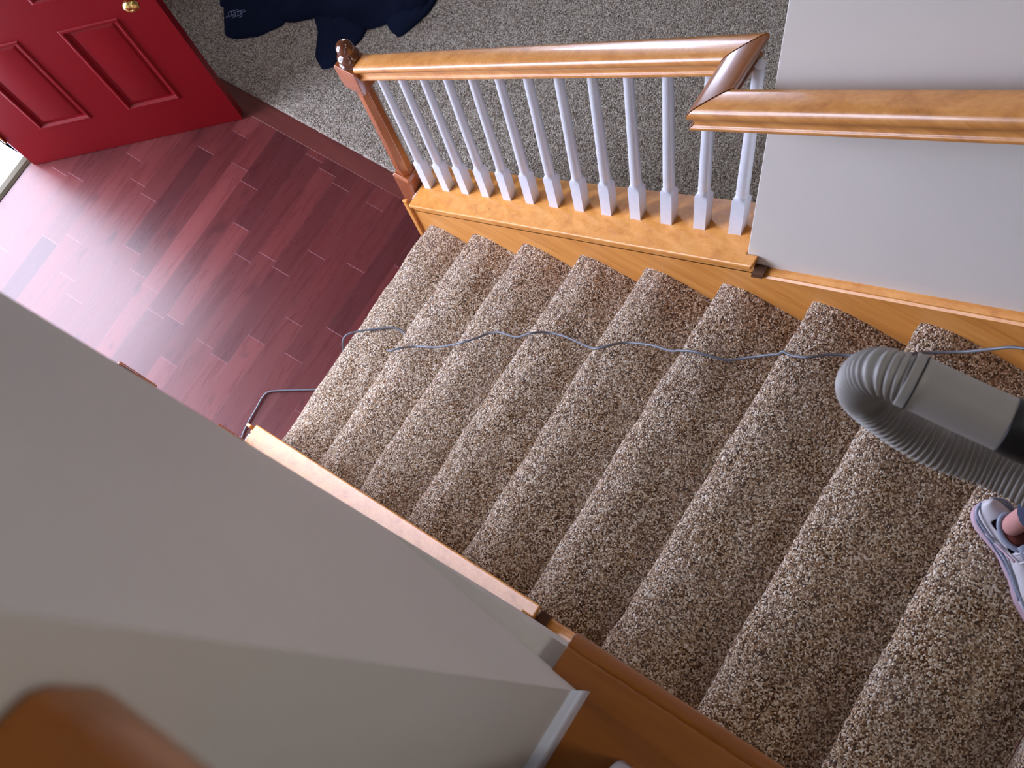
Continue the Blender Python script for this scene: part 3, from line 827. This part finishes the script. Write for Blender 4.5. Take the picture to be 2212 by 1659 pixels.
# shoes
def shoe(parent, heel, ang, z, side):
    L, hw = .272, .044
    e = empty('shoe', (heel[0] - po.x, heel[1] - po.y, z - po.z), ang); e.parent = parent
    def outline(t, k=1):   # half widths and centre line
        w = .034 + .0 * t
        w = .033 * (1 - ((1 - min(t / .16, 1)) ** 2.2)) ** .5 if t < .16 else None
        base = [(0, .0), (.16, .033), (.35, .030), (.52, .036), (.70, .046), (.84, .044), (.94, .031), (1, .0)]
        for (a, wa), (b, wb) in zip(base, base[1:]):
            if a <= t <= b:
                q = (t - a) / (b - a)
                if a == 0: return max(.0005, .033 * math.sqrt(max(0, 1 - (1 - q) ** 2)))
                if b == 1: return max(.0005, .031 * math.sqrt(max(0, 1 - q ** 2)))
                return wa + (wb - wa) * (q * q * (3 - 2 * q))
        return .0005
    def cl(t): return side * .010 * math.sin(PI * t)
    ts = [0, .01, .03, .06, .1, .16] + [.16 + .68 * k / 14 for k in range(1, 15)] + [.88, .92, .95, .975, .99, 1]
    bm = bmesh.new()
    # sole
    rings = []
    for t in ts:
        w = outline(t) * 1.06 + .001; c = cl(t); zt = .024 - .006 * t
        fl = .004 * max(0, (t - .8) / .2) + .003 * max(0, (.08 - t) / .08)
        rings.append([(t * L, c - w, fl + .004), (t * L, c - w, fl + zt * .6), (t * L, c - w * .97, fl + zt), (t * L, c + w * .97, fl + zt), (t * L, c + w, fl + zt * .6), (t * L, c + w, fl + .004), (t * L, c + w * .9, fl), (t * L, c - w * .9, fl)])
    loft(bm, rings); finish('sole', bm, M['shoe_sole'], e, smooth=True)
    # upper
    def top(t):
        if t < .30: return .078 - .012 * math.sin(PI * t / .3) + .006 * (1 - t / .3)
        if t < .42: return .072 + .010 * math.sin(PI * (t - .3) / .12 * .5)
        q = (t - .42) / .58; return .082 - .050 * q ** .8
    bm = bmesh.new(); rings = []
    m = 14
    for t in ts:
        w = outline(t); c = cl(t); h = top(t) if 0 < t < 1 else .03
        if t < .03: h = .03 + (h - .03) * (t / .03) ** .5
        ring = []
        for k in range(m + 1):
            a = PI * k / m
            yy = math.cos(a); zz = math.sin(a) ** .62
            pinch = 1 - .22 * zz if t < .5 else 1 - .08 * zz
            ring.append((t * L, c + w * yy * pinch, .016 + (h - .016) * zz))
        rings.append(ring)
    vs = loft(bm, rings, closed=False, cap=False)
    # opening: delete top faces around the collar
    dl = [f for f in bm.faces if .045 < f.calc_center_median().x < .112 and f.calc_center_median().z > .058 and abs(f.calc_center_median().y - cl(.3)) < .022]
    bmesh.ops.delete(bm, geom=dl, context='FACES')
    o = finish('upper', bm, M['shoe'], e, smooth=True)
    sol = o.modifiers.new('s', 'SOLIDIFY'); sol.thickness = .004; sol.offset = -1
    o.modifiers.new('u', 'SUBSURF').levels = 1
    # lining ring and tongue
    bm = bmesh.new()
    ring = [Vector((.078 + .036 * math.cos(a), cl(.3) + .021 * math.sin(a), .070 + .004 * math.cos(2 * a))) for a in [2 * PI * k / 28 for k in range(29)]]
    tube(bm, ring, .0055, 8, cap=False); finish('collar', bm, M['shoe_grey'], e, smooth=True)
    bm = bmesh.new()
    loft(bm, [[(.078 + r * math.cos(2 * PI * k / 24), cl(.3) + r * .58 * math.sin(2 * PI * k / 24), zz) for k in range(24)] for r, zz in ((.034, .069), (.034, .04), (.030, .025))], cap=True)
    finish('lining', bm, M['shoe_line'], e, smooth=True)
    bm = bmesh.new()
    loft(bm, [[(x, cl(.45) + y * w_, z_ + .004 * (1 - y * y)) for y in (-1, -.5, 0, .5, 1)] for x, w_, z_ in ((.105, .019, .093), (.125, .019, .087), (.16, .017, .078), (.19, .013, .070))], closed=False, cap=False)
    o = finish('tongue', bm, M['shoe_grey'], e, smooth=True); o.modifiers.new('s', 'SOLIDIFY').thickness = .004
    for k in range(5):
        x = .118 + .017 * k
        bm = bmesh.new(); zz = .092 - .0052 * k
        tube(bm, smooth_path([(x - .004, cl(.45) - .024, zz - .012), (x, cl(.45) - .008, zz + .001), (x + .003, cl(.45) + .008, zz + .001), (x - .002, cl(.45) + .024, zz - .012)], 4), .0022, 6)
        finish('lace', bm, M['shoe'], e, smooth=True)
    # silver and grey overlays on both sides
    for sg in (-1, 1):
        for (pts_, r, mt) in (([(.004, .010, .052), (.02, .030, .050), (.06, .0335, .046), (.11, .033, .044), (.17, .041, .036), (.22, .043, .030)], .0030, 'shoe_grey'),
                              ([(.006, .014, .038), (.03, .0325, .034), (.08, .0345, .032), (.13, .036, .030), (.19, .045, .028)], .0022, 'shoe_grey'),
                              ([(.05, .0325, .030), (.09, .0325, .052), (.125, .029, .068)], .0025, 'shoe_sole')):
            bm = bmesh.new()
            tube(bm, smooth_path([(x, cl(x / L) + sg * y, z_) for x, y, z_ in pts_], 5), r, 6)
            finish('stripe', bm, M[mt], e, smooth=True)
    return e
shoe(per, (2.203, .6445), math.atan2(-.095, .15), Z9 - .002, 1)
shoe(per, (2.455, .835), math.atan2(-.5, .9), Z10 - .004, -1)
# sock around the visible ankle
skin_mesh('sock', [(2.262, .612, Z9 + .05), (2.265, .622, Z9 + .08), (2.278, .66, Z9 + .15)], [(0, 1), (1, 2)], [.020, .022, .022], M['sock'], per)

# ------------------------------------------------------------------ camera
Rm = [[0.830352747569571, 0.5394684014121497, -0.13959999456118852], [0.49049940415571613, -0.8264789803173401, -0.2763020622733338], [-0.26443269299871286, 0.1609544624153973, -0.9508780215684969]]
cam = bpy.data.cameras.new('camera'); co = bpy.data.objects.new('camera', cam); COL.objects.link(co)
mw = Matrix(((Rm[0][0], -Rm[1][0], -Rm[2][0], 1.90656), (Rm[0][1], -Rm[1][1], -Rm[2][1], .00757), (Rm[0][2], -Rm[1][2], -Rm[2][2], 3.92357), (0, 0, 0, 1)))
co.matrix_world = mw
cam.sensor_fit = 'HORIZONTAL'; cam.sensor_width = 36; cam.lens = 2382.783 * 36 / 2212
cam.clip_start = .01; cam.clip_end = 60
cam.dof.use_dof = True; cam.dof.focus_distance = 2.6; cam.dof.aperture_fstop = 14
S.camera = co

# ------------------------------------------------------------------ light
wd = bpy.data.worlds.new('sky'); S.world = wd; wd.use_nodes = True
nt = wd.node_tree; bg = nt.nodes['Background']
tc = nt.nodes.new('ShaderNodeTexCoord'); sp = nt.nodes.new('ShaderNodeSeparateXYZ'); cr = nt.nodes.new('ShaderNodeValToRGB')
nt.links.new(tc.outputs['Generated'], sp.inputs[0]); nt.links.new(sp.outputs['Z'], cr.inputs['Fac'])
cr.color_ramp.elements[0].position = 0; cr.color_ramp.elements[0].color = (.70, .75, 1.0, 1)
cr.color_ramp.elements[1].position = .6; cr.color_ramp.elements[1].color = (.72, .79, 1.0, 1)
nt.links.new(cr.outputs['Color'], bg.inputs['Color'])
bg.inputs['Strength'].default_value = 19
def area(name, loc, rot, sx, sy, power, col, portal=False):
    l = bpy.data.lights.new(name, 'AREA'); l.shape = 'RECTANGLE'; l.size = sx; l.size_y = sy; l.energy = power; l.color = col
    if portal: l.cycles.is_portal = True
    o = bpy.data.objects.new(name, l); COL.objects.link(o); o.location = loc; o.rotation_euler = rot
    return o
RX = (PI / 2, 0, -PI / 2)     # area light facing +X
area('portal_door', (xa - .02, (DY0 + DY1) / 2, DZ / 2), RX, DY1 - DY0, DZ, 1, (1, 1, 1), True)
area('portal_high', (xa - .02, (HY0 + HY1) / 2, (WZ0 + WZ1) / 2), RX, HY1 - HY0, WZ1 - WZ0, 1, (1, 1, 1), True)
area('portal_side', (xa - .02, (SY0 + SY1) / 2, (SZ0 + SZ1) / 2), RX, SY1 - SY0, SZ1 - SZ0, 1, (1, 1, 1), True)
area('portal_living', (xa - .02, (LY0 + LY1) / 2, (LZ0 + LZ1) / 2), RX, LY1 - LY0, LZ1 - LZ0, 1, (1, 1, 1), True)
# unseen added fill lights: one warm, one neutral for the grey wall end
ce = area('ceiling_fill', (1.6, 2.6, ZC - .06), (0, 0, 0), .5, .5, 12, (1, .90, .78))
ce2 = area('hall_fill', (3.4, .5, ZC - .06), (0, 0, 0), .4, .4, 13, (1, .97, .92))

S.view_settings.view_transform = 'Standard'; S.view_settings.look = 'None'
S.view_settings.gamma = 1; S.view_settings.use_curve_mapping = False
S.view_settings.exposure = 0.14
S.cycles.max_bounces = 7; S.cycles.diffuse_bounces = 4; S.cycles.adaptive_threshold = .03; S.cycles.use_denoising = True
S.cycles.sample_clamp_indirect = 6
